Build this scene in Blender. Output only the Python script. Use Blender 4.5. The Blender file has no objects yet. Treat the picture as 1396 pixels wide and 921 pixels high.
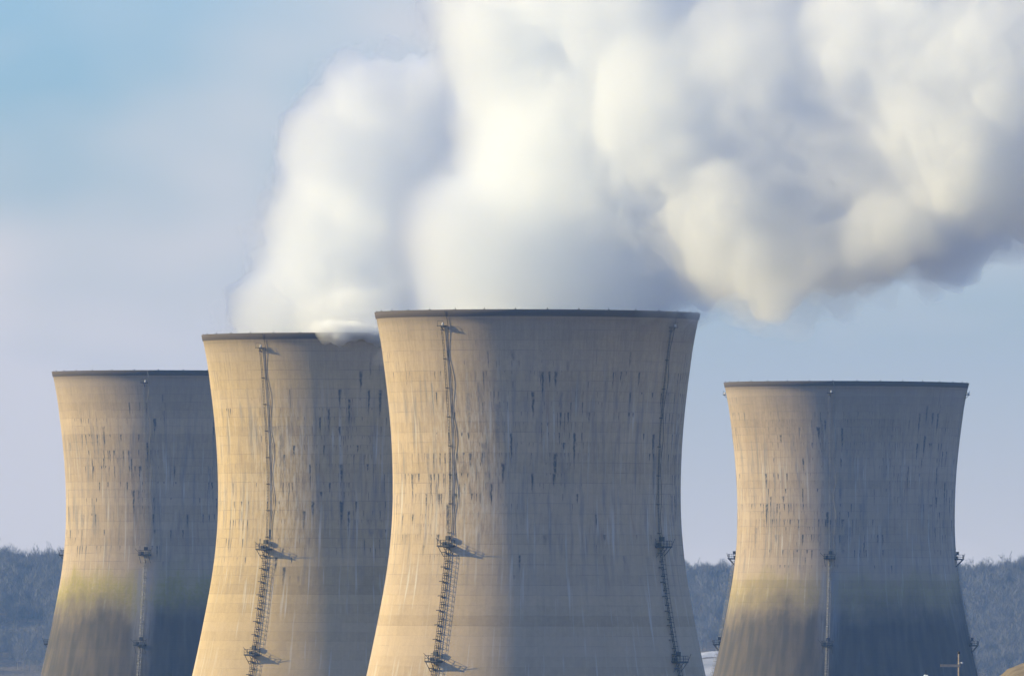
import bpy, bmesh, math, random
import numpy as np
from mathutils import Vector, Matrix, noise
random.seed(7)
R = math.radians
sc = bpy.context.scene
COL = sc.collection

# ------------------------------------------------------------------ camera
F = 16629.0            # focal length in pixels of the 1396 px wide frame
YH = 806.0             # row of the horizon
cam = bpy.data.cameras.new('camera')
cam.sensor_width = 36.0
cam.lens = 36.0 * F / 1396.0
cam.clip_start = 1.0
cam.clip_end = 60000.0
co = bpy.data.objects.new('camera', cam)
COL.objects.link(co)
pitch = math.atan((YH - 460.5) / F)
co.matrix_world = (Matrix.Rotation(R(90) + pitch, 4, 'X') @ Matrix.Rotation(R(0.2), 4, 'Z'))
sc.camera = co

# ------------------------------------------------------------------ sky and sun
SUN_EL, SUN_BACK = 20.0, 11.5       # sun low on the left, a little behind the towers
sv = Vector((-math.cos(R(SUN_BACK)) * math.cos(R(SUN_EL)), math.sin(R(SUN_BACK)) * math.cos(R(SUN_EL)), math.sin(R(SUN_EL))))
w = bpy.data.worlds.new('World'); sc.world = w; w.use_nodes = True
nt = w.node_tree; nt.nodes.clear()
wo = nt.nodes.new('ShaderNodeOutputWorld'); bg = nt.nodes.new('ShaderNodeBackground')
sky = nt.nodes.new('ShaderNodeTexSky'); sky.sky_type = 'NISHITA'; sky.sun_disc = False
sky.sun_elevation = R(SUN_EL); sky.sun_rotation = math.atan2(sv.x, sv.y)
sky.air_density = 1.0; sky.dust_density = 1.0; sky.ozone_density = 2.5; sky.altitude = 0
bg.inputs[1].default_value = 0.056
# thin high cloud veils in the sky
tc = nt.nodes.new('ShaderNodeTexCoord')
mp = nt.nodes.new('ShaderNodeMapping'); mp.inputs['Scale'].default_value = (16, 16, 30); mp.inputs['Location'].default_value = (-3.491, -3.238, -2.68)
nz = nt.nodes.new('ShaderNodeTexNoise'); nz.inputs['Scale'].default_value = 1.0; nz.inputs['Detail'].default_value = 3
mr = nt.nodes.new('ShaderNodeMapRange'); mr.inputs[1].default_value = 0.36; mr.inputs[2].default_value = 0.60
mr.inputs[3].default_value = 0.05; mr.inputs[4].default_value = 0.85
tint = nt.nodes.new('ShaderNodeMix'); tint.data_type = 'RGBA'; tint.blend_type = 'MULTIPLY'; tint.inputs[0].default_value = 1
tint.inputs[7].default_value = (0.98, 1.45, 2.25, 1)
mx = nt.nodes.new('ShaderNodeMix'); mx.data_type = 'RGBA'; mx.inputs[7].default_value = (9.4, 8.5, 8.2, 1)
nt.links.new(tc.outputs['Generated'], mp.inputs[0]); nt.links.new(mp.outputs[0], nz.inputs[0])
nt.links.new(nz.outputs[0], mr.inputs[0])
sx = nt.nodes.new('ShaderNodeSeparateXYZ'); nt.links.new(tc.outputs['Generated'], sx.inputs[0])
lowm = nt.nodes.new('ShaderNodeMapRange'); lowm.inputs[1].default_value = 0.055; lowm.inputs[2].default_value = 0.16   # the veils lie low over the horizon
lowm.inputs[3].default_value = 1.0; lowm.inputs[4].default_value = 0.0; nt.links.new(sx.outputs[2], lowm.inputs[0])
vm = nt.nodes.new('ShaderNodeMath'); vm.operation = 'MULTIPLY'; nt.links.new(mr.outputs[0], vm.inputs[0]); nt.links.new(lowm.outputs[0], vm.inputs[1])
hb = nt.nodes.new('ShaderNodeMapRange'); hb.inputs[1].default_value = -0.004; hb.inputs[2].default_value = 0.036   # milky band on the horizon
hb.inputs[3].default_value = 0.9; hb.inputs[4].default_value = 0.0; nt.links.new(sx.outputs[2], hb.inputs[0])
vx = nt.nodes.new('ShaderNodeMath'); vx.operation = 'MAXIMUM'; nt.links.new(vm.outputs[0], vx.inputs[0]); nt.links.new(hb.outputs[0], vx.inputs[1])
nt.links.new(vx.outputs[0], mx.inputs[0])
nt.links.new(sky.outputs[0], tint.inputs[6]); nt.links.new(tint.outputs[2], mx.inputs[6])
nt.links.new(mx.outputs[2], bg.inputs[0]); nt.links.new(bg.outputs[0], wo.inputs[0])

sl = bpy.data.lights.new('sun', 'SUN'); sl.energy = 5.0; sl.angle = R(0.5); sl.color = (1.0, 0.785, 0.35)
so = bpy.data.objects.new('sun', sl); COL.objects.link(so)
so.rotation_euler = sv.to_track_quat('Z', 'Y').to_euler()
sc.view_settings.view_transform = 'Standard'; sc.view_settings.look = 'None'
sc.view_settings.gamma = 1; sc.view_settings.exposure = 0.74; sc.view_settings.use_curve_mapping = False
cy = sc.cycles
cy.volume_bounces = 64; cy.max_bounces = 66; cy.diffuse_bounces = 3; cy.glossy_bounces = 1; cy.transparent_max_bounces = 12
cy.use_adaptive_sampling = True; cy.adaptive_threshold = 0.02
cy.use_denoising = True
cy.sample_clamp_indirect = 6.0

# ------------------------------------------------------------------ helpers
def P(px, py, D):
    """point at depth D seen at column px, row py of the reference frame"""
    return Vector(((px - 698.0) * D / F, D, (YH - py) * D / F))

def tag(o, label=None, cat=None, group=None, kind=None):
    for k, v in (('label', label), ('category', cat), ('group', group), ('kind', kind)):
        if v: o[k] = v
    return o

def empty(name, loc, rz=0.0):
    o = bpy.data.objects.new(name, None); COL.objects.link(o)
    o.location = loc; o.rotation_euler = (0, 0, rz); o.empty_display_size = 1
    return o

def mesh_obj(name, verts, faces, m, parent=None, smooth=False):
    me = bpy.data.meshes.new(name)
    me.from_pydata([tuple(v) for v in verts], [], faces)
    me.materials.append(m)
    if smooth: me.polygons.foreach_set('use_smooth', [True] * len(me.polygons))
    me.update()
    o = bpy.data.objects.new(name, me); COL.objects.link(o)
    if parent: o.parent = parent
    return o

class MB:
    def __init__(s): s.v = []; s.f = []
    def tube(s, pts, rad, n=6, cap=True):
        """tube through pts; rad a number or one per point"""
        pts = [Vector(p) for p in pts]
        rads = rad if isinstance(rad, (list, tuple)) else [rad] * len(pts)
        b = len(s.v)
        for i, p in enumerate(pts):
            d = (pts[min(i + 1, len(pts) - 1)] - pts[max(i - 1, 0)]).normalized()
            a = d.cross(Vector((0, 0, 1)))
            if a.length < 0.05: a = d.cross(Vector((1, 0, 0)))
            a.normalize(); c = d.cross(a)
            for k in range(n):
                t = 2 * math.pi * k / n
                s.v.append(p + (a * math.cos(t) + c * math.sin(t)) * rads[i])
        for i in range(len(pts) - 1):
            for k in range(n):
                k2 = (k + 1) % n
                s.f.append((b + i * n + k, b + i * n + k2, b + (i + 1) * n + k2, b + (i + 1) * n + k))
        if cap:
            s.f.append(tuple(b + k for k in range(n))[::-1])
            s.f.append(tuple(b + (len(pts) - 1) * n + k for k in range(n)))
    def box(s, c, sx, sy, sz, ax=None):
        """box centred at c, half sizes, optional axes (3 vectors)"""
        c = Vector(c); ax = ax or (Vector((1, 0, 0)), Vector((0, 1, 0)), Vector((0, 0, 1)))
        b = len(s.v)
        for i in (-1, 1):
            for j in (-1, 1):
                for k in (-1, 1):
                    s.v.append(c + ax[0] * (i * sx) + ax[1] * (j * sy) + ax[2] * (k * sz))
        s.f += [(b+q[0], b+q[1], b+q[2], b+q[3]) for q in ((0,1,3,2),(4,6,7,5),(0,4,5,1),(2,3,7,6),(0,2,6,4),(1,5,7,3))]
    def build(s, name, m, parent=None, smooth=False):
        return mesh_obj(name, s.v, s.f, m, parent, smooth)

# ------------------------------------------------------------------ node helper
class NG:
    def __init__(s, name):
        s.m = bpy.data.materials.new(name); s.m.use_nodes = True
        s.t = s.m.node_tree; s.t.nodes.clear()
        s.out = s.t.nodes.new('ShaderNodeOutputMaterial')
    def n(s, typ, **kw):
        nd = s.t.nodes.new(typ)
        for k, v in kw.items(): setattr(nd, k, v)
        return nd
    def set(s, sock, v):
        if isinstance(v, (int, float)): sock.default_value = v
        elif isinstance(v, (tuple, list)): sock.default_value = v
        else: s.t.links.new(v, sock)
    def math(s, op, a, b=0.0, c=0.0, clamp=False):
        nd = s.n('ShaderNodeMath', operation=op); nd.use_clamp = clamp
        s.set(nd.inputs[0], a); s.set(nd.inputs[1], b); s.set(nd.inputs[2], c)
        return nd.outputs[0]
    def comb(s, x, y, z):
        nd = s.n('ShaderNodeCombineXYZ')
        for i, v in enumerate((x, y, z)): s.set(nd.inputs[i], v)
        return nd.outputs[0]
    def noise(s, vec, scale=1.0, detail=2.0, rough=0.5):
        nd = s.n('ShaderNodeTexNoise'); s.set(nd.inputs['Vector'], vec)
        nd.inputs['Scale'].default_value = scale; nd.inputs['Detail'].default_value = detail; nd.inputs['Roughness'].default_value = rough
        return nd.outputs[0]
    def white(s, vec):
        nd = s.n('ShaderNodeTexWhiteNoise', noise_dimensions='3D'); s.set(nd.inputs['Vector'], vec)
        return nd.outputs
    def rng(s, v, a, b, c=0.0, d=1.0, smooth=False):
        nd = s.n('ShaderNodeMapRange'); nd.clamp = True
        if smooth: nd.interpolation_type = 'SMOOTHSTEP'
        s.set(nd.inputs[0], v)
        for i, q in enumerate((a, b, c, d)): s.set(nd.inputs[i + 1], q)
        return nd.outputs[0]
    def mix(s, f, a, b, mode='MIX'):
        nd = s.n('ShaderNodeMix', data_type='RGBA', blend_type=mode)
        s.set(nd.inputs[0], f)
        for i, q in ((6, a), (7, b)):
            s.set(nd.inputs[i], q if not isinstance(q, tuple) else (q[0], q[1], q[2], 1))
        return nd.outputs[2]
    def bsdf(s, col, rough=0.9, metal=0.0, normal=None, spec=0.3):
        p = s.n('ShaderNodeBsdfPrincipled')
        s.set(p.inputs['Base Color'], col if not isinstance(col, tuple) else (col[0], col[1], col[2], 1))
        p.inputs['Roughness'].default_value = rough; p.inputs['Metallic'].default_value = metal
        p.inputs['Specular IOR Level'].default_value = spec
        if rough > 0.8: p.inputs['Diffuse Roughness'].default_value = 0.25
        if normal is not None: s.t.links.new(normal, p.inputs['Normal'])
        s.t.links.new(p.outputs[0], s.out.inputs[0])
        return s.m

def simple(name, c1, c2, scale, rough=0.85, metal=0.0, spec=0.3):
    g = NG(name); t = g.n('ShaderNodeTexCoord')
    f = g.rng(g.noise(t.outputs['Object'], scale, 4), 0.35, 0.65)
    return g.bsdf(g.mix(f, c1, c2), rough, metal, spec=spec)

# azimuths: camera side is -90 degrees, + turns to the right as seen from the camera
def az(off): return R(-90 + off)
# ------------------------------------------------------------------ concrete of the towers
H_T = 113.0
def concrete(name, seed, old, zref, streak=1.0, warm=(0.475, 0.372, 0.245), cut=0.0):
    """object space: z=0 at the rim, negative downwards"""
    g = NG(name); t = g.n('ShaderNodeTexCoord')
    sp = g.n('ShaderNodeSeparateXYZ'); g.set(sp.inputs[0], t.outputs['Object'])
    x, y, z = sp.outputs
    ang = g.math('ARCTAN2', y, x)
    u = g.math('MULTIPLY', ang, 28.0)            # metres round the shell
    U = g.math('ADD', u, 200.0 + seed * 37.0)
    LH = 1.9
    zl = g.math('DIVIDE', g.math('ADD', z, 190.0), LH)
    lift = g.math('FLOOR', zl); fl = g.math('FRACT', zl)
    # tone of each lift, and of broad bands of lifts
    lift_t = g.white(g.comb(lift, seed, 3.0))[0]
    band = g.noise(g.comb(seed * 9.1, 0.0, g.math('MULTIPLY', lift, 0.23)), 1.0, 2)
    tone = g.math('ADD', g.math('MULTIPLY', g.math('SUBTRACT', lift_t, 0.5), 0.12),
                  g.math('MULTIPLY', g.math('SUBTRACT', band, 0.5), 0.85))
    # broad patches stretched up and down, then fine vertical grain
    big = g.noise(g.comb(g.math('MULTIPLY', U, 0.13), seed, g.math('MULTIPLY', z, 0.035)), 1.0, 4, 0.6)
    fine = g.noise(g.comb(g.math('MULTIPLY', U, 1.6), seed, g.math('MULTIPLY', z, 0.13)), 1.0, 4, 0.65)
    grit = g.noise(g.comb(g.math('MULTIPLY', U, 1.1), seed, g.math('MULTIPLY', z, 1.3)), 1.0, 4, 0.6)
    tone = g.math('ADD', tone, g.math('MULTIPLY', g.math('SUBTRACT', big, 0.5), 0.55))
    upm = g.rng(z, -52, -30, 0.35, 1.0)
    tone = g.math('ADD', tone, g.math('MULTIPLY', g.math('MULTIPLY', g.math('SUBTRACT', fine, 0.5), 0.50), upm))
    tone = g.math('ADD', tone, g.math('MULTIPLY', g.math('SUBTRACT', grit, 0.5), 0.30))
    pan = g.white(g.comb(g.math('FLOOR', g.math('DIVIDE', U, 2.1)), lift, seed))[0]
    grain = g.noise(g.comb(g.math('MULTIPLY', U, 3.2), seed, g.math('MULTIPLY', z, 0.35)), 1.0, 3, 0.7)
    tone = g.math('ADD', tone, g.math('MULTIPLY', g.math('SUBTRACT', pan, 0.5), 0.065))
    tone = g.math('ADD', tone, g.math('MULTIPLY', g.math('MULTIPLY', g.math('SUBTRACT', grain, 0.5), 0.42), upm))
    tone = g.math('ADD', tone, 1.0)
    col = g.mix(1.0, warm, g.comb(tone, tone, tone), 'MULTIPLY')
    # mauve-grey older lifts
    col = g.mix(g.rng(band, 0.42, 0.68, 0.0, 0.42), col, (0.335, 0.285, 0.24))
    # lift joints (thin dark lines, broken)
    jn = g.math('LESS_THAN', fl, 0.06)
    jb = g.rng(g.noise(g.comb(g.math('MULTIPLY', U, 0.11), g.math('MULTIPLY', lift, 3.7), seed), 1.0, 3), 0.40, 0.62)
    jm = g.math('MULTIPLY', jn, g.math('MULTIPLY', jb, g.rng(z, -60, -46, 0.18, 0.40)))
    col = g.mix(jm, col, (0.10, 0.10, 0.11))
    # vertical form joints, faint
    vj = g.math('LESS_THAN', g.math('FRACT', g.math('DIVIDE', U, 2.1)), 0.05)
    vm = g.math('MULTIPLY', vj, g.rng(g.noise(g.comb(g.math('MULTIPLY', U, 0.2), seed, g.math('MULTIPLY', z, 0.12)), 1.0, 2), 0.45, 0.62, 0.0, 0.04))
    col = g.mix(vm, col, (0.12, 0.12, 0.13))
    # grey weathering flows
    fl1 = g.noise(g.comb(g.math('MULTIPLY', U, 0.75), seed + 5, g.math('MULTIPLY', z, 0.075)), 1.0, 4, 0.62)
    fm = g.math('MULTIPLY', g.rng(fl1, 0.50, 0.68, 0.0, 0.62), g.math('MULTIPLY', g.rng(z, -58, -42), g.rng(z, -6, -16)))
    col = g.mix(fm, col, (0.17, 0.175, 0.185))
    # rusty brown runs
    fl3 = g.noise(g.comb(g.math('MULTIPLY', U, 0.9), seed + 17, g.math('MULTIPLY', z, 0.09)), 1.0, 3, 0.6)
    col = g.mix(g.math('MULTIPLY', g.rng(fl3, 0.58, 0.72, 0.0, 0.55), g.math('MULTIPLY', g.rng(z, -56, -40), g.rng(z, -4, -14))), col, (0.27, 0.19, 0.13))
    # pale lime runs
    fl2 = g.noise(g.comb(g.math('MULTIPLY', U, 1.15), seed + 11, g.math('MULTIPLY', z, 0.065)), 1.0, 3, 0.55)
    pm = g.math('MULTIPLY', g.rng(fl2, 0.58, 0.70, 0.0, 0.60), g.rng(z, -8, -20))
    col = g.mix(pm, col, (0.60, 0.58, 0.54))
    # whitish mottling beside the sunny ladder
    if not old:
        dm = g.math('ABSOLUTE', g.math('MULTIPLY', g.math('SUBTRACT', ang, az(-30.0)), 28.0))
        ml = g.noise(g.comb(g.math('MULTIPLY', U, 1.7), seed + 23, g.math('MULTIPLY', z, 0.28)), 1.0, 5, 0.7)
        mm = g.math('MULTIPLY', g.rng(dm, 3.0, 11.0, 1.0, 0.0), g.math('MULTIPLY', g.rng(z, -50, -36), g.rng(z, -9, -22)))
        col = g.mix(g.math('MULTIPLY', mm, g.rng(ml, 0.50, 0.60, 0.0, 0.55)), col, (0.60, 0.57, 0.50))
        col = g.mix(g.math('MULTIPLY', mm, g.rng(ml, 0.46, 0.36, 0.0, 0.60)), col, (0.15, 0.145, 0.15))
    # dark streaks that start at a lift joint and run down
    def streaks(cw, nlift, thr, z0, z1, sd, strength, wmin, wmax, rows):
        if rows:
            cl = g.math('DIVIDE', zl, float(nlift)); sh = g.white(g.comb(g.math('FLOOR', cl), sd, seed))[0]
        else:      # every column starts its cells on a joint of its own
            sh = 0.37
            cc = g.math('FLOOR', g.math('ADD', g.math('DIVIDE', U, cw), sh))
            jo = g.math('FLOOR', g.math('MULTIPLY', g.white(g.comb(cc, sd, seed))[0], float(nlift)))
            cl = g.math('DIVIDE', g.math('ADD', zl, jo), float(nlift))
        cv = g.math('FLOOR', cl)
        down = g.math('MULTIPLY', g.math('SUBTRACT', 1.0, g.math('FRACT', cl)), nlift * LH)      # metres below the joint
        uu = g.math('ADD', g.math('DIVIDE', U, cw), sh)
        cu = g.math('FLOOR', uu)
        wn = g.white(g.comb(cu, cv, sd + seed))
        ws = g.n('ShaderNodeSeparateColor'); g.set(ws.inputs[0], wn[1])
        r1, r2, r3 = ws.outputs
        clump = g.noise(g.comb(g.math('MULTIPLY', cu, 0.075 * cw), g.math('MULTIPLY', cv, 0.12 * nlift), sd * 0.2 + seed), 1.0, 2)
        on = g.math('GREATER_THAN', g.math('ADD', r1, g.math('MULTIPLY', g.math('SUBTRACT', clump, 0.515), 3.8)), thr)
        wob = g.math('MULTIPLY', g.math('SUBTRACT', g.noise(g.comb(cu, seed, g.math('MULTIPLY', z, 0.8)), 1.0, 2), 0.5), 0.25)
        dx = g.math('ABSOLUTE', g.math('ADD', g.math('SUBTRACT', g.math('FRACT', uu), g.rng(r2, 0, 1, 0.3, 0.7)), wob))
        dx = g.math('MULTIPLY', dx, cw)
        ln = g.rng(r3, 0, 1, 0.12 * nlift * LH, 0.98 * nlift * LH)
        dn = g.math('DIVIDE', down, ln)
        wd = g.math('MULTIPLY', g.rng(r2, 0, 1, wmin, wmax), g.rng(dn, 0.0, 1.0, 1.0, 0.35))
        a = g.rng(dx, g.math('MULTIPLY', wd, 0.35), g.math('MULTIPLY', wd, 1.25), 1.0, 0.0)
        b = g.math('MULTIPLY', g.rng(dn, 0.6, 1.0, 1.0, 0.0), g.rng(dn, 0.0, 0.06, 0.0, 1.0))
        brk = g.rng(grit, 0.36, 0.52, 0.35, 1.0)
        zm = g.math('ADD', z, g.math('MULTIPLY', g.math('SUBTRACT', g.noise(g.comb(g.math('MULTIPLY', U, 0.06), seed * 3.3, sd), 1.0, 2), 0.5), 30.0))
        msk = g.math('MULTIPLY', g.rng(zm, z0 - 4, z0), g.rng(zm, z1, z1 + 6, 1.0, 0.0))
        return g.math('MULTIPLY', g.math('MULTIPLY', g.math('MULTIPLY', a, b), g.math('MULTIPLY', on, msk)), g.math('MULTIPLY', brk, strength))
    dk = (0.050, 0.060, 0.080)
    th = 0.965 - 0.05 * streak
    col = g.mix(streaks(2.0, 4, th - 0.10, -42 - cut, -14, 1.7, 0.92, 0.20, 0.50, False), col, dk)
    col = g.mix(streaks(1.4, 2, th - 0.08, -43 - cut, -12, 8.3, 0.88, 0.14, 0.30, True), col, dk)
    col = g.mix(streaks(1.1, 3, th - 0.02, -42 - cut, -12, 4.9, 0.7, 0.09, 0.18, False), col, dk)
    col = g.mix(streaks(0.7, 1, th + 0.05, -42 - cut, -12, 3.1, 0.55, 0.07, 0.15, True), col, dk)
    col = g.mix(streaks(2.6, 6, th + 0.06, -42 - cut, -10, 6.1, 0.5, 0.3, 0.8, False), col, (0.12, 0.13, 0.155))
    # dark rim collar, stain and shade put into one colour, and grime below
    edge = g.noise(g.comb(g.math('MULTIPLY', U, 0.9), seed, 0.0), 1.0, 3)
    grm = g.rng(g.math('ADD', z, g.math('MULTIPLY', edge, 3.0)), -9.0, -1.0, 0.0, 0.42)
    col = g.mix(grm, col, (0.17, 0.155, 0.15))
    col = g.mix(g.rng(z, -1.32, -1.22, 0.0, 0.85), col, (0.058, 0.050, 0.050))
    if old:
        wv = g.math('MULTIPLY', g.math('SUBTRACT', g.noise(g.comb(g.math('MULTIPLY', U, 0.11), seed, g.math('MULTIPLY', z, 0.07)), 1.0, 5, 0.6), 0.5), 20.0)
        zz = g.math('ADD', z, wv)
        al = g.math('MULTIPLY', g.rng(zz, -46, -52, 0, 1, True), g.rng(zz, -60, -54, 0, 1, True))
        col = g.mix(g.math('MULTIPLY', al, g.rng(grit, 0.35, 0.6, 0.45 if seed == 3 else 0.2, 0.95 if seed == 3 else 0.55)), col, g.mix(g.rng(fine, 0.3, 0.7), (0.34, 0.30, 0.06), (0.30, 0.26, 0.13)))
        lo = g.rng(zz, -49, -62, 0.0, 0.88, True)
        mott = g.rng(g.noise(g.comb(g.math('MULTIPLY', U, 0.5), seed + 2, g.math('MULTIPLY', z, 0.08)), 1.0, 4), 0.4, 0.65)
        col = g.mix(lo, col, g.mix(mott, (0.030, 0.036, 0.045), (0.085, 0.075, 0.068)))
        # lime washed strip below the landing platform
        a0 = OLD_ANG[seed]
        du = g.math('ABSOLUTE', g.math('MULTIPLY', g.math('SUBTRACT', ang, a0), 28.0))
        st = g.math('MULTIPLY', g.rng(du, 1.2, 3.2, 1.0, 0.0), g.math('MULTIPLY', g.rng(z, -74, -60), g.rng(z, -46.5, -48)))
        st = g.math('MULTIPLY', st, g.rng(fine, 0.35, 0.6, 0.3, 1.0))
        col = g.mix(g.math('MULTIPLY', st, 0.8), col, (0.30, 0.30, 0.31))
    bp = g.n('ShaderNodeBump'); bp.inputs['Strength'].default_value = 0.5; bp.inputs['Distance'].default_value = 0.05
    g.set(bp.inputs['Height'], g.math('ADD', grit, g.math('MULTIPLY', jn, -0.6)))
    return g.bsdf(col, 0.93, normal=bp.outputs[0], spec=0.15)

OLD_ANG = {}
STEEL = simple('galvanised_steel', (0.13, 0.13, 0.14), (0.22, 0.21, 0.20), 2.0, 0.6, 0.3)
DARKSTEEL = simple('dark_steel', (0.028, 0.030, 0.038), (0.055, 0.053, 0.055), 2.0, 0.7, 0.2)
PALESTEEL = simple('pale_steel', (0.20, 0.195, 0.185), (0.33, 0.32, 0.30), 1.0, 0.8)
RUST = simple('weathered_wood', (0.42, 0.34, 0.26), (0.55, 0.46, 0.36), 3.0, 0.9)
LAMPG = simple('lamp_housing', (0.5, 0.5, 0.5), (0.75, 0.75, 0.73), 4.0, 0.4)
INNER = simple('shell_inside', (0.10, 0.10, 0.11), (0.18, 0.18, 0.18), 0.3, 0.95)

# ------------------------------------------------------------------ profile of a tower (z below rim, radius)
# measured on the front tower, lower part follows the hyperboloid
PROF = [(0, 30.75), (-1.2, 30.5), (-1.3, 30.34), (-3, 30.0), (-6, 29.4), (-10, 28.9), (-15, 28.25), (-19, 27.83), (-23.5, 27.45),
        (-29, 27.2), (-34, 27.13), (-38, 27.2), (-42, 27.45), (-46, 27.85), (-50, 28.4), (-54, 29.1), (-59, 30.05),
        (-63.5, 30.95), (-68, 31.9), (-74, 33.3), (-82, 35.3), (-92, 38.0), (-102, 40.9), (-113, 44.2)]
def prof(z):
    for (z0, r0), (z1, r1) in zip(PROF, PROF[1:]):
        if z <= z0 and z >= z1:
            return r0 + (r1 - r0) * (z - z0) / (z1 - z0)
    return PROF[-1][1] if z < 0 else PROF[0][1]
def sprof(z):
    if z > -3.5: return prof(z)
    zs = [z + d for d in (-2.4, -1.2, 0, 1.2, 2.4)]
    return sum(prof(min(q, -1.75)) for q in zs) / 5

def shell(m, parent):
    NS = 192
    zs = [0, -0.6, -1.2, -1.3] + [-1.7 - 1.26 * k for k in range(1, 89)]
    zs = [z for z in zs if z > -113] + [-113.0]
    V = []; Fc = []
    for z in zs:
        r = sprof(z)
        for k in range(NS):
            a = 2 * math.pi * k / NS
            V.append((r * math.cos(a), r * math.sin(a), z))
    n = len(zs)
    zi = [-113.0, -90, -60, -36, -20, -8, 0]
    for z in zi:
        r = sprof(z) - 0.8
        for k in range(NS):
            a = 2 * math.pi * k / NS
            V.append((r * math.cos(a), r * math.sin(a), z))
    tot = n + len(zi)
    for i in range(tot):
        j = (i + 1) % tot
        for k in range(NS):
            k2 = (k + 1) % NS
            Fc.append((i * NS + k, j * NS + k, j * NS + k2, i * NS + k2))
    o = mesh_obj('shell', V, Fc, m, parent)
    me = o.data; me.materials.append(INNER)
    mi = np.zeros(len(me.polygons), dtype=np.int32); mi[n * NS:(tot - 1) * NS] = 1
    me.polygons.foreach_set('material_index', mi)
    me.polygons.foreach_set('use_smooth', [True] * len(me.polygons))
    return o

def polar(a, r, z, t=0.0):
    """a: azimuth (0 = +x), r radius, t: sideways along the tangent"""
    return Vector((r * math.cos(a) - t * math.sin(a), r * math.sin(a) + t * math.cos(a), z))

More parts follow.
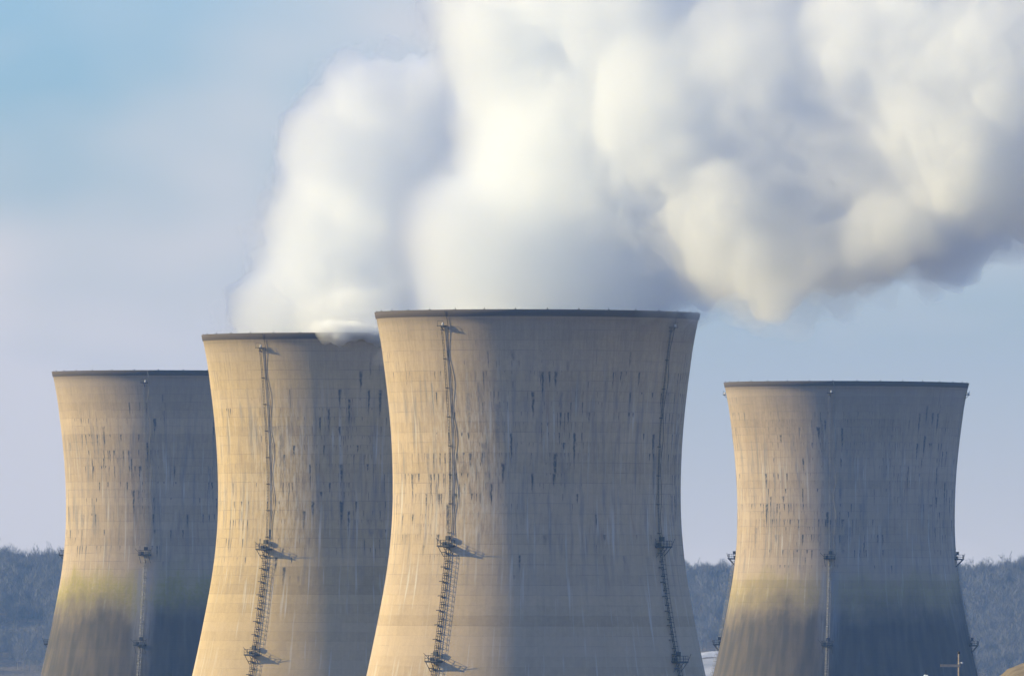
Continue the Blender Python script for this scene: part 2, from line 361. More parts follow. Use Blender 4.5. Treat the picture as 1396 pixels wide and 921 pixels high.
def ladder_set(parent, a, old=False):
    """rail above the upper landing, caged ladder below it, landings at two heights"""
    ztop, z1, z2 = -3.2, -43.6, -65.2
    # upper run: slim ladder close to the shell
    def run(za, zb, half, off, rr, name, hoop, mat, clamps=False):
        mb = MB(); N = max(6, int((za - zb) / 1.5))
        zz = [za + (zb - za) * i / N for i in range(N + 1)]
        for s in (-half, half):
            mb.tube([polar(a, sprof(z) + off, z, s) for z in zz], rr, 5)
        z = za
        while z > zb:
            mb.tube([polar(a, sprof(z) + off, z, -half), polar(a, sprof(z) + off, z, half)], rr * 0.6, 4)
            z -= 0.6
        br = mb; z = za - 0.5
        while z > zb:
            br.tube([polar(a, sprof(z) - 0.1, z, -half - 0.12), polar(a, sprof(z) + off + 0.1, z, -half - 0.12), polar(a, sprof(z) + off + 0.1, z, half + 0.12), polar(a, sprof(z) - 0.1, z, half + 0.12)], rr * 1.3, 4)
            z -= hoop
        if clamps:
            z = za - 1.6
            while z > zb:
                mb.box(polar(a, sprof(z) + 0.4, z, -0.75), 0.2, 0.45, 0.08, (Vector((math.cos(a), math.sin(a), 0)), Vector((-math.sin(a), math.cos(a), 0)), Vector((0, 0, 1))))
                z -= 2.7
        return mb.build(name, mat, parent)
    LM = PALESTEEL if old else DARKSTEEL
    run(ztop, z1, 0.16, 0.28, 0.035 if old else 0.05, 'ladder', 5.4, LM)
    for (za, zb) in ((z1, z2), (z2, -112.0)):
        ld = run(za, zb, 0.26, 0.35, 0.05 if old else 0.06, 'ladder', 2.7, LM, not old)
        cg = MB(); N = int((za - zb) / 1.8)
        zz = [za - 1.0 + (zb - za + 1.5) * i / N for i in range(N + 1)]
        for t, o in ((-0.42, 0.7), (0.0, 1.15), (0.42, 0.7)):
            cg.tube([polar(a, sprof(z) + o, z, t) for z in zz], 0.03, 4)
        z = za - 1.0
        while z > zb:
            cg.tube([polar(a, sprof(z) + 0.3, z, -0.4), polar(a, sprof(z) + 0.75, z, -0.45), polar(a, sprof(z) + 1.15, z, 0.0),
                     polar(a, sprof(z) + 0.75, z, 0.45), polar(a, sprof(z) + 0.3, z, 0.4)], 0.045, 4)
            z -= 0.9
        cg.build('safety_cage', LM, ld)
    # conduit beside the upper run
    mb = MB(); zz = [-0.2 - i * 1.5 for i in range(29)]
    mb.tube([polar(a, sprof(z) + 0.12, z, 1.1 + 0.3 * math.sin(i * 0.9)) for i, z in enumerate(zz)], 0.05, 5)
    mb.build('conduit', LM, parent)
    # landing platforms
    for zp in (z1 - 0.4, z2 - 0.3):
        r0 = sprof(zp); AX = (Vector((math.cos(a), math.sin(a), 0)), Vector((-math.sin(a), math.cos(a), 0)), Vector((0, 0, 1)))
        d = MB()
        d.box(polar(a, r0 + 0.92, zp, 0.0), 1.05, 1.25, 0.07, AX)
        d.box(polar(a, r0 + 2.0, zp, 0.0), 0.05, 1.37, 0.12, AX)
        d.box(polar(a, r0 + 0.92, zp, 1.31), 1.02, 0.05, 0.12, AX)
        d.box(polar(a, r0 + 0.92, zp, -1.31), 1.02, 0.05, 0.12, AX)
        pl = d.build('platform', DARKSTEEL, parent)
        rl = MB()
        corners = [(0.1, -1.3), (1.98, -1.3), (1.98, 1.3), (0.1, 1.3)]
        for h in (0.55, 1.1):
            rl.tube([polar(a, r0 + o, zp + h, t) for o, t in corners], 0.045, 5)
        for o, t in corners + [(1.0, -1.3), (1.98, -0.45), (1.98, 0.5), (1.0, 1.3)]:
            rl.tube([polar(a, r0 + o, zp, t), polar(a, r0 + o, zp + 1.12, t)], 0.045, 5)
        rl.build('railing', DARKSTEEL, pl)
        for t in (-1.2, 0, 1.2):
            sb = MB()
            sb.tube([polar(a, sprof(zp - 2.0) - 0.1, zp - 2.0, t), polar(a, r0 + 1.9, zp - 0.1, t)], 0.065, 5)
            sb.tube([polar(a, r0 - 0.1, zp - 0.2, t), polar(a, r0 + 1.95, zp - 0.15, t)], 0.065, 5)
            sb.build('brace', DARKSTEEL, pl)
        # equipment boxes and antenna arms on the landing
        for o_, h_, t_, a1, a2, a3 in ((0.55, 1.45, 0.15, 0.3, 0.4, 0.42), (0.5, 0.42, -0.75, 0.25, 0.3, 0.32)):
            eq = MB(); eq.box(polar(a, r0 + o_, zp + h_, t_), a1, a2, a3, AX); eq.build('equipment_box', DARKSTEEL, pl)
        for pp in ([polar(a, r0 + 0.3, zp + 0.2, -1.3), polar(a, r0 + 0.8, zp + 1.5, -2.5)], [polar(a, r0 + 1.9, zp, 1.25), polar(a, r0 + 2.2, zp + 1.5, 2.0)]):
            ar = MB(); ar.tube(pp, 0.05, 5); ar.build('antenna_arm', DARKSTEEL, pl)
    # warning lamp landing below the rim
    zt = -3.0; r0 = sprof(zt)
    AX = (Vector((math.cos(a), math.sin(a), 0)), Vector((-math.sin(a), math.cos(a), 0)), Vector((0, 0, 1)))
    d = MB(); d.box(polar(a, r0 + 0.5, zt, 0.25), 0.6, 0.75, 0.07, AX)
    d.tube([polar(a, r0, zt - 0.9, 0.25), polar(a, r0 + 1.0, zt, 0.25)], 0.06, 5)
    d.tube([polar(a, r0 + 1.05, zt, -0.4), polar(a, r0 + 1.05, zt + 0.9, -0.4), polar(a, r0 + 1.05, zt + 0.9, 0.9), polar(a, r0 + 1.05, zt, 0.9)], 0.04, 5)
    lp = d.build('lamp_bracket', DARKSTEEL, parent)
    l = MB(); l.tube([polar(a, r0 + 0.7, zt + 0.07, 0.6), polar(a, r0 + 0.7, zt + 0.4, 0.6), polar(a, r0 + 0.7, zt + 0.62, 0.6)], [0.2, 0.24, 0.1], 10)
    l.build('warning_lamp', LAMPG, lp)

def cooling_tower(px, scale_w, seed, old, ladders, label, group, streak=1.0, warm=(0.475, 0.372, 0.245)):
    D = 2300.0 * 441.0 / scale_w
    base_z = 52.5 - H_T
    t = empty('cooling_tower', ((px - 698.0) * D / F, D, base_z))
    tag(t, label, 'cooling tower', group)
    root = empty('tower_frame', (0, 0, 0)) if False else t
    OLD_ANG[seed] = ladders[0]
    objs_before = set(bpy.data.objects)
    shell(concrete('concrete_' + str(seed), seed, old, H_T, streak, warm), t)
    for a in ladders: ladder_set(t, a, old)
    n = 32
    for k in range(n):
        a = 2 * math.pi * (k + 0.3) / n
        mb = MB(); mb.tube([(0, 0, -0.3), (0, 0, 0.42)], [0.045, 0.02], 5)
        mb.box((0, 0, 0.06), 0.13, 0.13, 0.07)
        if k == 0:
            first = mb.build('lightning_rod', DARKSTEEL, t); r = first
        else:
            r = first.copy(); COL.objects.link(r); r.parent = t
        r.location = (30.35 * math.cos(a), 30.35 * math.sin(a), 0.0)
    # the parts were modelled with z=0 at the rim: lift them
    for o in set(bpy.data.objects) - objs_before:
        if o.parent is t: o.location.z += H_T
    return t, D

# azimuths: camera side is -90 degrees, + turns to the right as seen from the camera
def az(off): return R(-90 + off)
G = 'concrete cooling towers of the power station'
T_front, D_front = cooling_tower(732.5, 441, 1, False, [az(-36.3), az(56.0), az(143.7), az(-126)],
    'largest and nearest cooling tower, in the middle, with steam pouring from its full rim', G, 1.0)
T_second, D_second = cooling_tower(478, 404, 2, False, [az(-37.0), az(53.0), az(143), az(-127)],
    'yellow-lit cooling tower just left of the largest one, steam spilling over its rim', G, 0.7, (0.49, 0.378, 0.215))
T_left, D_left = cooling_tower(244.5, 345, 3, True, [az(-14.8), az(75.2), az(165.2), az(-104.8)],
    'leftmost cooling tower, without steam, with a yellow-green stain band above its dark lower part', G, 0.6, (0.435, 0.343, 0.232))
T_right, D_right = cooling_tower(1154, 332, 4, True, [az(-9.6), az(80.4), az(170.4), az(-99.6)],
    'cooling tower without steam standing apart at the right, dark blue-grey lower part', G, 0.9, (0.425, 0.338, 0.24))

# ------------------------------------------------------------------ steam
def steam_mat(name, dens, aniso=0.0):
    g = NG(name)
    v = g.n('ShaderNodeVolumePrincipled')
    v.inputs['Color'].default_value = (0.955, 0.968, 0.986, 1)
    v.inputs['Density'].default_value = dens; v.inputs['Anisotropy'].default_value = aniso
    g.t.links.new(v.outputs[0], g.out.inputs['Volume'])
    return g.m
STEAM = steam_mat('steam', 0.17, 0.78)
SPILL = steam_mat('dense_steam', 0.8, 0.7)
MIST = steam_mat('thin_steam', 0.028, 0.68)

def icos(c, r, bm, sub=2):
    m = Matrix.Translation(c) @ Matrix.Diagonal((r, r, r, 1))
    bmesh.ops.create_icosphere(bm, subdivisions=sub, radius=1.0, matrix=m)

def billow(p, sc_, seed, octs=4, gain=0.5):
    a = 1.0; s = 0.0; f = 1.0 / sc_
    for i in range(octs):
        q = Vector((p[0] * f + seed, p[1] * f + seed * 1.7 + i * 5.3, p[2] * f - seed))
        s += a * (abs(noise.noise(q)) * 2.2 - 0.55)
        a *= gain; f *= 2.07
    return s

def plume(name, blobs, voxel, amp, grow, seed, m, parent=None, smooth=2, size=20.0, octs=5):
    bm = bmesh.new()
    for c, r in blobs: icos(c, r + grow, bm, 3 if r > 8 else 2)
    me = bpy.data.meshes.new(name); bm.to_mesh(me); bm.free()
    o = bpy.data.objects.new(name, me); COL.objects.link(o)
    md = o.modifiers.new('r', 'REMESH'); md.mode = 'VOXEL'; md.voxel_size = voxel
    dg = bpy.context.evaluated_depsgraph_get()
    ev = o.evaluated_get(dg)
    me2 = bpy.data.meshes.new_from_object(ev)
    o.modifiers.clear(); o.data = me2
    bm = bmesh.new(); bm.from_mesh(me2)
    seen = set()
    for v0 in list(bm.verts):          # drop specks the remesh leaves behind
        if v0 in seen: continue
        comp = [v0]; seen.add(v0); st = [v0]
        while st:
            q = st.pop()
            for e in q.link_edges:
                o_ = e.other_vert(q)
                if o_ not in seen: seen.add(o_); st.append(o_); comp.append(o_)
        if len(comp) < 300: bmesh.ops.delete(bm, geom=comp, context='VERTS'); 
    for _ in range(smooth): bmesh.ops.smooth_vert(bm, verts=bm.verts, factor=0.6, use_axis_x=True, use_axis_y=True, use_axis_z=True)
    bm.normal_update()
    new = []
    for v in bm.verts:
        p = v.co
        fade = 0.55 + 0.9 * max(0.0, noise.noise(p * 0.03 + Vector((seed, 0, 0))) + 0.3)
        d = amp * fade * billow(p, size, seed, octs, 0.66)
        new.append(p + v.normal * d)
    for v, q in zip(bm.verts, new): v.co = q
    bm.to_mesh(me2); bm.free()
    o.data = me2      # a second pass welds the folds that the billows make
    md = o.modifiers.new('r', 'REMESH'); md.mode = 'VOXEL'; md.voxel_size = voxel
    me3 = bpy.data.meshes.new_from_object(o.evaluated_get(bpy.context.evaluated_depsgraph_get()))
    o.modifiers.clear(); me2 = o.data = me3
    bm = bmesh.new(); bm.from_mesh(me2); bm.verts.ensure_lookup_table()
    lab = {}; best = []
    for v0 in bm.verts:
        if v0 in lab: continue
        comp = [v0]; lab[v0] = 1; st = [v0]
        while st:
            q = st.pop()
            for e in q.link_edges:
                o_ = e.other_vert(q)
                if o_ not in lab: lab[o_] = 1; st.append(o_); comp.append(o_)
        best.append(comp)
    best.sort(key=len)
    junk = [v for c in best[:-1] for v in c]
    if junk: bmesh.ops.delete(bm, geom=junk, context='VERTS')
    bmesh.ops.smooth_vert(bm, verts=bm.verts, factor=0.5, use_axis_x=True, use_axis_y=True, use_axis_z=True)
    bm.to_mesh(me2); bm.free()
    me2.materials.clear(); me2.materials.append(m)
    me2.polygons.foreach_set('use_smooth', [True] * len(me2.polygons))
    if parent: o.parent = parent
    return o

rnd = random.Random(3)
LEAN_FROM = 715.0
def blobs_from(lst, D):
    out = []
    for e in lst:
        px, py, r = e[:3]; dy = e[3] if len(e) > 3 else rnd.uniform(-5, 5)
        dy += -0.72 * max(0, px - LEAN_FROM) * D / F           # lean towards the camera, shaped so the sun reaches the drifting steam
        c = P(px, py, D + dy); rr = r * (D + dy) / F
        out.append((c, rr))
    return out

front = [(690, 412, 118, 0), (785, 412, 125, 0), (735, 425, 150, 0), (868, 372, 78, 0), (648, 345, 100, -6), (622, 325, 82, -10), (740, 300, 140, -4), (870, 305, 115, 2),
    (708, 240, 92, -4), (700, 175, 78, 4), (682, 110, 66, -8), (672, 45, 84, -8), (668, -25, 86, 0), (720, 60, 110, 8),
    (820, 200, 165, 0), (800, 75, 165, 6), (900, -10, 165, 0), (950, 150, 165, -4), (945, 265, 135, 4), (1010, 300, 105, -16), (1045, 365, 62, -22),
    (1000, 375, 42, -20), (1130, 240, 140, 0), (1120, 320, 72, -14), (1080, 100, 175, 0), (1220, 200, 165, 4), (1225, 305, 66, -18), (1180, 330, 55, -16),
    (1250, 60, 175, 0), (1350, 150, 175, -4), (1310, 275, 68, 4), (1395, 235, 95, -6), (1450, 50, 195, 0), (1500, 180, 150, 4), (1070, 396, 42, -24), (1115, 370, 46, -22), (1165, 350, 50, -16), (1262, 338, 46, 0), (1345, 300, 52, 2), (1390, 285, 52, -2), (885, 352, 62, 2), (938, 340, 60, 0), (922, 380, 34, 10), (952, 388, 24, 6), (978, 380, 32, 0), (1600, 90, 190, 0), (1640, 230, 120, 0),
    (1100, -60, 150, 6), (1300, -80, 150, -6), (800, -80, 150, 0), (950, -120, 150, 4)]
# smaller billows riding on the big ones
extra = []
for px, py, r, dy in front:
    if r < 60 or py > 395: continue
    for k in range(6):
        th = rnd.uniform(0, 2 * math.pi); q = r * rnd.uniform(0.22, 0.42)
        rad = math.sqrt(rnd.uniform(0.0, 0.45)) * (r - q * 0.6)
        x_, y_ = px + rad * math.cos(th), py + rad * math.sin(th)
        dep = -math.sqrt(max(0, (r - q * 0.5) ** 2 - rad ** 2)) * D_front / F * 0.58
        extra.append((x_, y_, q, dy + dep))
allf = blobs_from(front + extra, D_front)
pf = plume('steam_plume', allf, 0.8, 3.9, 0.0, 3.1, STEAM, size=15.0)
tag(pf, 'broad white steam plume pouring out of the largest tower and drifting to the upper right', 'steam plume', 'steam plumes above the towers')
plume('thin_mist', allf, 1.1, 4.2, 1.2, 3.1, MIST, pf, size=11.0)
plume('thin_mist', allf, 1.1, 4.6, 2.8, 7.7, MIST, pf, size=9.0)

second = [(470, 428, 42, -23), (520, 428, 46, -21), (432, 432, 32, -21), (394, 442, 78, 0), (478, 440, 120, 0), (556, 432, 100, 0), (410, 394, 72, 0), (428, 345, 82, -4), (436, 280, 72, 4), (448, 220, 72, -4), (466, 165, 64, 4), (482, 122, 52, -4),
    (530, 150, 72, 4), (575, 165, 80, -4), (540, 250, 115, 0), (515, 350, 130, 0), (600, 300, 115, 0), (600, 205, 105, 4), (560, 112, 34, 0), (585, 118, 34, 4),
    (640, 250, 100, -2), (650, 145, 70, 0), (720, 130, 110, 4), (800, 60, 120, 0), (900, 20, 130, 0)]
spill = [(436, 452, 15, -28.0), (447, 453, 18, -30.0), (462, 454, 19, -31), (478, 454, 16, -31), (493, 451, 14, -31), (507, 455, 15, -30.8), (521, 456, 17, -30), (536, 454, 17, -28.5), (455, 447, 13, -27), (480, 446, 14, -27), (505, 446, 14, -27), (528, 446, 14, -26)]
extra = []
for px, py, r, dy in second:
    if r < 60 or py > 395: continue
    for k in range(5):
        th = rnd.uniform(0, 2 * math.pi); q = r * rnd.uniform(0.22, 0.4)
        rad = math.sqrt(rnd.uniform(0.0, 0.55)) * (r - q * 0.6)
        dep = -math.sqrt(max(0, (r - q * 0.5) ** 2 - rad ** 2)) * D_second / F * 0.6
        extra.append((px + rad * math.cos(th), py + rad * math.sin(th), q, dy + dep))
sb_ = blobs_from(second + extra, D_second)
ps = plume('steam_plume', sb_, 0.85, 3.6, 0.0, 8.4, STEAM, size=15.0)
tag(ps, 'narrower white steam column rising from the second tower behind the larger plume', 'steam plume', 'steam plumes above the towers')
plume('thin_mist', sb_, 1.1, 3.8, 1.1, 8.4, MIST, ps, size=11.0)
plume('thin_mist', sb_, 1.1, 4.2, 2.4, 2.2, MIST, ps, size=9.0)
plume('spilling_steam', blobs_from(spill, D_second), 0.4, 1.0, 0.0, 6.6, SPILL, ps, 3, 4.0, 4)

# ------------------------------------------------------------------ terrain
BASE = 52.5 - H_T
def sm(a, b, t):
    t = max(0.0, min(1.0, (t - a) / (b - a))); return t * t * (3 - 2 * t)
def crest(x):
    return 3.5 + 5.5 * sm(-140, -240, x) + 1.2 * sm(120, 240, x) + 4.0 * noise.noise(Vector((x * 0.045, 3.3, 0)))
def height(x, y):
    h = BASE
    far = crest(x) + (y - 6500) * 0.0875 if y <= 6500 else crest(x) - (y - 6500) * 0.02
    if y > 5500: h = max(BASE, far + 2.5 * noise.noise(Vector((x * 0.006, y * 0.006, 1))) * sm(6450, 6200, y))
    # near hill that carries the camera
    near = -2.2 - 26.0 * sm(0, 260, y) - 32 * sm(700, 1300, y) - 10 * sm(0, -400, y) * 0
    if y < 1400: h = max(h, near + 0.3 * noise.noise(Vector((x * 0.03, y * 0.03, 4))))
    # brown knoll at the lower right in front of the towers
    if 400 < y < 1300:
        dx, dy = (x - 33.2) / 10.0, (y - 760.0) / 60.0
        h += 24.9 * math.exp(-(dx * dx * 0.5 + dy * dy * 0.5)) if dx * dx + dy * dy < 30 else 0
        if dx * dx < 9: h += 0.22 * noise.noise(Vector((x * 0.9, y * 0.25, 7))) + 0.10 * noise.noise(Vector((x * 2.6, y * 0.5, 2)))
    return h
def terrain():
    ys = [-290, -150, -60, 0, 30, 60, 100, 140, 180, 220, 260, 320, 400, 480] + list(range(540, 700, 14)) + list(range(700, 800, 3)) + list(range(800, 980, 14)) + [1000, 1100, 1200, 1300, 1400, 2000, 3000, 4500, 5500] + list(range(5700, 6700, 20)) + [6800, 7200, 8000, 9400]
    xs = [-2900, -2200, -1500, -1000, -800] + list(range(-640, -40, 20)) + [-40 + 2.5 * i for i in range(24)] + [20 + 0.3 * i for i in range(70)] + [41 + 0.8 * i for i in range(24)] + [61 + 2.5 * i for i in range(14)] + list(range(100, 660, 20)) + [800, 1000, 1500, 2200, 2900]
    V = [(x, y, height(x, y)) for y in ys for x in xs]
    n = len(xs)
    Fc = [(j * n + i, j * n + i + 1, (j + 1) * n + i + 1, (j + 1) * n + i) for j in range(len(ys) - 1) for i in range(n - 1)]
    g = NG('winter_ground'); t = g.n('ShaderNodeTexCoord')
    a = g.noise(t.outputs['Object'], 0.02, 5); b = g.noise(t.outputs['Object'], 0.6, 6, 0.65)
    c = g.mix(g.rng(a, 0.4, 0.6), (0.105, 0.085, 0.06), (0.15, 0.125, 0.09))
    c = g.mix(g.rng(b, 0.42, 0.62), c, (0.22, 0.185, 0.14))
    return mesh_obj('ground', V, Fc, g.bsdf(c, 0.95, spec=0.1), None, True)
tag(terrain(), kind='structure')

def snow_sheet(x0, x1, y0, y1, nx, ny, lift, rag, kind_name='snow_field'):
    V = []; rr = random.Random(int(x0 * 3 + y0))
    for j in range(ny + 1):
        for i in range(nx + 1):
            x = x0 + (x1 - x0) * i / nx; y = y0 + (y1 - y0) * j / ny
            if j in (0, ny): y += rr.uniform(-rag, rag)
            edge = (i in (0, nx)) or (j in (0, ny))
            V.append((x, y, height(x, y) + (-0.4 if edge else lift)))
    Fc = [(j * (nx + 1) + i, j * (nx + 1) + i + 1, (j + 1) * (nx + 1) + i + 1, (j + 1) * (nx + 1) + i) for j in range(ny) for i in range(nx)]
    return tag(mesh_obj(kind_name, V, Fc, SNOW, None, True), kind='structure')
SNOW = simple('old_snow', (0.42, 0.44, 0.48), (0.66, 0.67, 0.70), 0.15, 0.7)
snow_sheet(20, 205, 6086, 6106, 60, 4, 1.3, 1.5)                      # bright bank behind the middle gap
SNOWF = simple('thin_snow', (0.26, 0.27, 0.29), (0.46, 0.47, 0.5), 0.06, 0.8)
_s = SNOW; SNOW = SNOWF
snow_sheet(10, 215, 5860, 6084, 40, 20, 0.5, 2)
SNOW = _s
snow_sheet(-253, -241, 6196, 6204, 30, 3, 0.1, 4)
snow_sheet(-258, -246, 5992, 6000, 30, 3, 0.05, 4)

# ------------------------------------------------------------------ bare trees
BARK = simple('bare_bark', (0.10, 0.085, 0.075), (0.17, 0.15, 0.135), 0.7, 0.95)
TWIG = simple('bare_twigs', (0.17, 0.165, 0.16), (0.25, 0.24, 0.225), 0.4, 0.95)
def bare_tree(seed, h, spread, lod=0):
    rr = random.Random(seed); tr, cr = MB(), MB()
    def grow(mb, p, d, L, r, lvl, nmax):
        pts = [p]; q = p; dd = d
        seg = 3
        for i in range(seg):
            dd = (dd + Vector((rr.uniform(-.16, .16), rr.uniform(-.16, .16), rr.uniform(-.02, .14)))).normalized()
            q = q + dd * (L / seg); pts.append(q)
        mb.tube(pts, [r * (1 - 0.22 * i) for i in range(4)], 3 if lvl else 6, cap=False)
        if lvl >= nmax: return
        nb = (4, 4, 4, 3)[min(lvl, 3)] if not lod else 3
        for k in range(nb):
            s = rr.uniform(0.35, 1.0) if lvl else rr.uniform(0.3, 1.0)
            i = min(2, int(s * 3)); f = s * 3 - i
            b = pts[i].lerp(pts[i + 1], min(1, f))
            th = rr.uniform(0, 6.283)
            side = Vector((math.cos(th), math.sin(th), 0))
            nd = (dd * rr.uniform(0.6, 1.0) + side * rr.uniform(0.45, 0.95) * spread + Vector((0, 0, 0.18))).normalized()
            grow(cr, b, nd, L * rr.uniform(0.45, 0.68), max(r * 0.48, 0.055), lvl + 1, nmax)
    grow(tr, Vector((0, 0, -0.6)), Vector((0, 0, 1)), h * 0.62, 0.018 * h, 0, 3 if lod else 4)
    return tr, cr
protos = []
for i, (h, s) in enumerate([(14, 0.8), (16.5, 0.55), (12.5, 1.0), (15, 0.7), (10.5, 0.9)]):
    tr, cr = bare_tree(100 + i, h, s)
    protos.append((tr, cr))
def place_tree(first, k, x, y, s, rz, label, group):
    t = empty('bare_tree', (x, y, height(x, y) - 0.2), rz); t.scale = (s, s, s)
    tag(t, label, 'tree', group)
    if k not in first:
        tr, cr = protos[k]
        a = tr.build('trunk', BARK, t); b = cr.build('crown', TWIG, t); first[k] = (a, b)
    else:
        for o in first[k]:
            c = o.copy(); COL.objects.link(c); c.parent = t
    return t
first = {}
rt = random.Random(21)
gaps = [(-282, -232, 26, 'bare winter tree on the ridge line left of the leftmost tower', 'bare trees on the ridge at the far left'),
        (90, 122, 16, 'bare winter tree on the ridge line seen between the largest tower and the right tower', 'bare trees on the ridge in the middle gap'),
        (232, 282, 28, 'bare winter tree on the ridge line right of the rightmost tower', 'bare trees on the ridge at the far right')]
for x0, x1, n, lab, grp in gaps:
    for i in range(n):
        x = x0 + (x1 - x0) * (i + rt.random()) / n
        y = 6498 + rt.uniform(-22, 14)
        s = rt.uniform(0.6, 1.12) if x < 60 or x > 200 else rt.uniform(0.5, 0.9)
        place_tree(first, rt.randrange(5), x, y, s, rt.uniform(0, 6.28), lab, grp)

def woodland():
    lp = []
    for i in range(5):      # trunk and a rounded spray of twigs
        r_ = np.random.RandomState(40 + i); H = (12, 14, 11, 13, 15)[i]; wd = (3.4, 3.0, 3.8, 3.2, 2.8)[i]
        n = 380
        d = r_.normal(size=(n, 3)); d /= np.linalg.norm(d, axis=1)[:, None]
        p = d * (r_.uniform(0.15, 1.0, size=(n, 1)) ** 0.5) * np.array([wd, wd, H * 0.36]) + np.array([0, 0, H * 0.60])
        up_ = d * 0.7 + np.array([0, 0, 0.8]) + r_.normal(size=(n, 3)) * 0.25
        L = r_.uniform(0.7, 1.9, size=(n, 1)); sd = np.cross(up_, r_.normal(size=(n, 3))); sd /= np.linalg.norm(sd, axis=1)[:, None]
        wq = r_.uniform(0.04, 0.10, size=(n, 1))
        q = np.stack([p - sd * wq, p + sd * wq, p + up_ * L + sd * wq * 0.3, p + up_ * L - sd * wq * 0.3], 1).reshape(-1, 3)
        t_ = MB(); t_.tube([(0, 0, -1), (0.1, 0, H * 0.45), (0.2, 0.1, H * 0.85)], [0.22, 0.15, 0.05], 4, cap=False)
        tv = np.array([tuple(k) for k in t_.v]); tf = np.array(t_.f)
        lp.append((np.concatenate([tv, q]), np.concatenate([tf, np.arange(4 * n).reshape(-1, 4) + len(tv)])))
    V = []; Fc = []; off = 0; rr = random.Random(5)
    spans = [(-300, -222, 1.0), (78, 135, 1.0), (222, 300, 1.0), (-222, 78, 0.16), (135, 222, 0.16), (-520, -300, 0.16), (300, 520, 0.16)]
    for x0, x1, dens in spans:
        n = int((x1 - x0) * 13.0 * dens)
        for i in range(n):
            x = rr.uniform(x0, x1); y = 6500 - 560 * rr.random() ** 1.3 + 8
            if 0 < x < 215 and y < 6110: continue
            if -270 < x < -234 and 6090 < y < 6212: continue
            if -266 < x < -244 and y < 6010: continue
            v, f = lp[rr.randrange(5)]; s = rr.uniform(0.6, 1.0); a = rr.uniform(0, 6.28)
            c, sn = math.cos(a) * s, math.sin(a) * s
            w_ = np.stack([v[:, 0] * c - v[:, 1] * sn + x, v[:, 0] * sn + v[:, 1] * c + y, v[:, 2] * s + height(x, y)], 1)
            V.append(w_); Fc.append(f + off); off += len(v)
    for x0, x1 in ((-300, -222), (78, 135), (222, 300)):
        for i in range(int((x1 - x0) * 6)):
            x = rr.uniform(x0, x1); y = rr.uniform(6455, 6512)
            v, f = lp[rr.randrange(5)]; s = rr.uniform(0.35, 0.85); a = rr.uniform(0, 6.28)
            c, sn = math.cos(a) * s, math.sin(a) * s
            V.append(np.stack([v[:, 0] * c - v[:, 1] * sn + x, v[:, 0] * sn + v[:, 1] * c + y, v[:, 2] * s + height(x, y)], 1))
            Fc.append(f + off); off += len(v)
    V = np.concatenate(V); Fc = np.concatenate(Fc)
    me = bpy.data.meshes.new('woodland')
    me.vertices.add(len(V)); me.vertices.foreach_set('co', V.astype(np.float32).ravel())
    me.loops.add(len(Fc) * 4); me.loops.foreach_set('vertex_index', Fc.astype(np.int32).ravel())
    me.polygons.add(len(Fc)); me.polygons.foreach_set('loop_start', np.arange(0, len(Fc) * 4, 4, dtype=np.int32))
    me.update(calc_edges=True); me.materials.append(TWIG)
    o = bpy.data.objects.new('woodland', me); COL.objects.link(o)
    return tag(o, 'hazy blue leafless woodland covering the far hillside behind the towers', 'woodland', kind='stuff')
woodland()

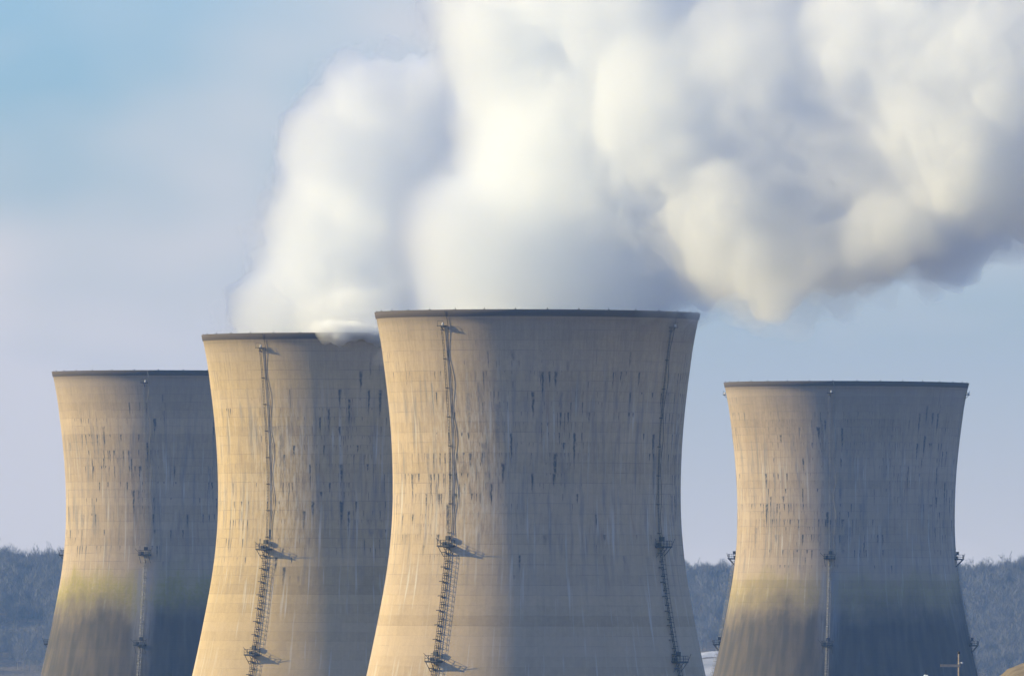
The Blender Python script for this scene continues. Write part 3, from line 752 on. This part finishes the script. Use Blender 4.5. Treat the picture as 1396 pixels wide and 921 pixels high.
# ------------------------------------------------------------------ utility pole and small roof at the lower right
DP = 820.0
pb = P(1308.5, 888, DP); gz = height(pb.x, DP)
up = empty('utility_pole', (pb.x, DP, gz))
tag(up, 'thin tan utility pole with one crossarm reaching left, in front of the right tower', 'utility pole')
hh = pb.z - gz; q = DP / F
mb = MB(); mb.tube([(0, 0, -1), (0, 0, hh * 0.5), (0, 0, hh)], [0.10, 0.075, 0.055], 10); mb.build('post', RUST, up)
mb = MB(); mb.box((-11.5 * q, -0.11, hh - 16.5 * q), 13.5 * q, 0.06, 0.085); mb.build('crossarm', RUST, up)
mb = MB(); mb.tube([(0, -0.08, hh - 13 * q), (2.5 * q, -0.08, hh - 12.5 * q), (4.0 * q, -0.08, hh - 12.5 * q)], 0.03, 6)
mb.tube([(4.2 * q, -0.08, hh - 14 * q), (4.2 * q, -0.08, hh - 12.5 * q), (4.2 * q, -0.08, hh - 11.4 * q)], [0.05, 0.085, 0.03], 8); mb.build('insulator', LAMPG, up)
mb = MB(); mb.tube([(0, 0, hh - 0.02), (0, 0, hh + 0.09), (0, 0, hh + 0.16)], [0.075, 0.085, 0.03], 8); mb.build('pole_cap', DARKSTEEL, up)

PALE = simple('pale_metal_roof', (0.30, 0.34, 0.40), (0.42, 0.46, 0.52), 0.8, 0.45)
WALLP = simple('grey_boards', (0.25, 0.25, 0.26), (0.33, 0.33, 0.33), 1.5, 0.9)
pz = P(1266.5, 917.6, 790.0); gz = height(pz.x, 790)
sh = empty('shed', (pz.x, 790, gz))
tag(sh, 'small shed with a pale pointed roof tip just left of the utility pole', 'shed')
hh = pz.z - gz
mb = MB(); mb.box((0, 3.0, (hh - 1.4) / 2), 1.5, 3.0, (hh - 1.4) / 2); mb.build('wall', WALLP, sh)
V = [(-1.8, -0.4, hh - 1.7), (0, -0.4, hh), (1.8, -0.4, hh - 1.7), (-1.8, 6.4, hh - 1.7), (0, 6.4, hh), (1.8, 6.4, hh - 1.7)]
rf = mesh_obj('roof', V, [(0, 1, 4, 3), (1, 2, 5, 4), (0, 2, 1), (3, 4, 5), (0, 3, 5, 2)], PALE, sh)
mb = MB(); mb.tube([(-0.12, 0.3, hh - 0.4), (-0.12, 0.3, hh + 0.32)], 0.02, 6); mb.build('vent_pipe', DARKSTEEL, rf)

# ------------------------------------------------------------------ haze
g = NG('haze_air')
v = g.n('ShaderNodeVolumePrincipled')
v.inputs['Color'].default_value = (0.25, 0.49, 1.0, 1); v.inputs['Density'].default_value = 5.0e-5; v.inputs['Anisotropy'].default_value = 0.0
g.t.links.new(v.outputs[0], g.out.inputs['Volume'])
mb = MB(); mb.box((0, 4600, 60.0), 3000, 4950, 123.0)
hz = mb.build('haze', g.m)
tag(hz, 'thin blue air haze filling the valley between the camera and the far hills', 'haze', kind='stuff')
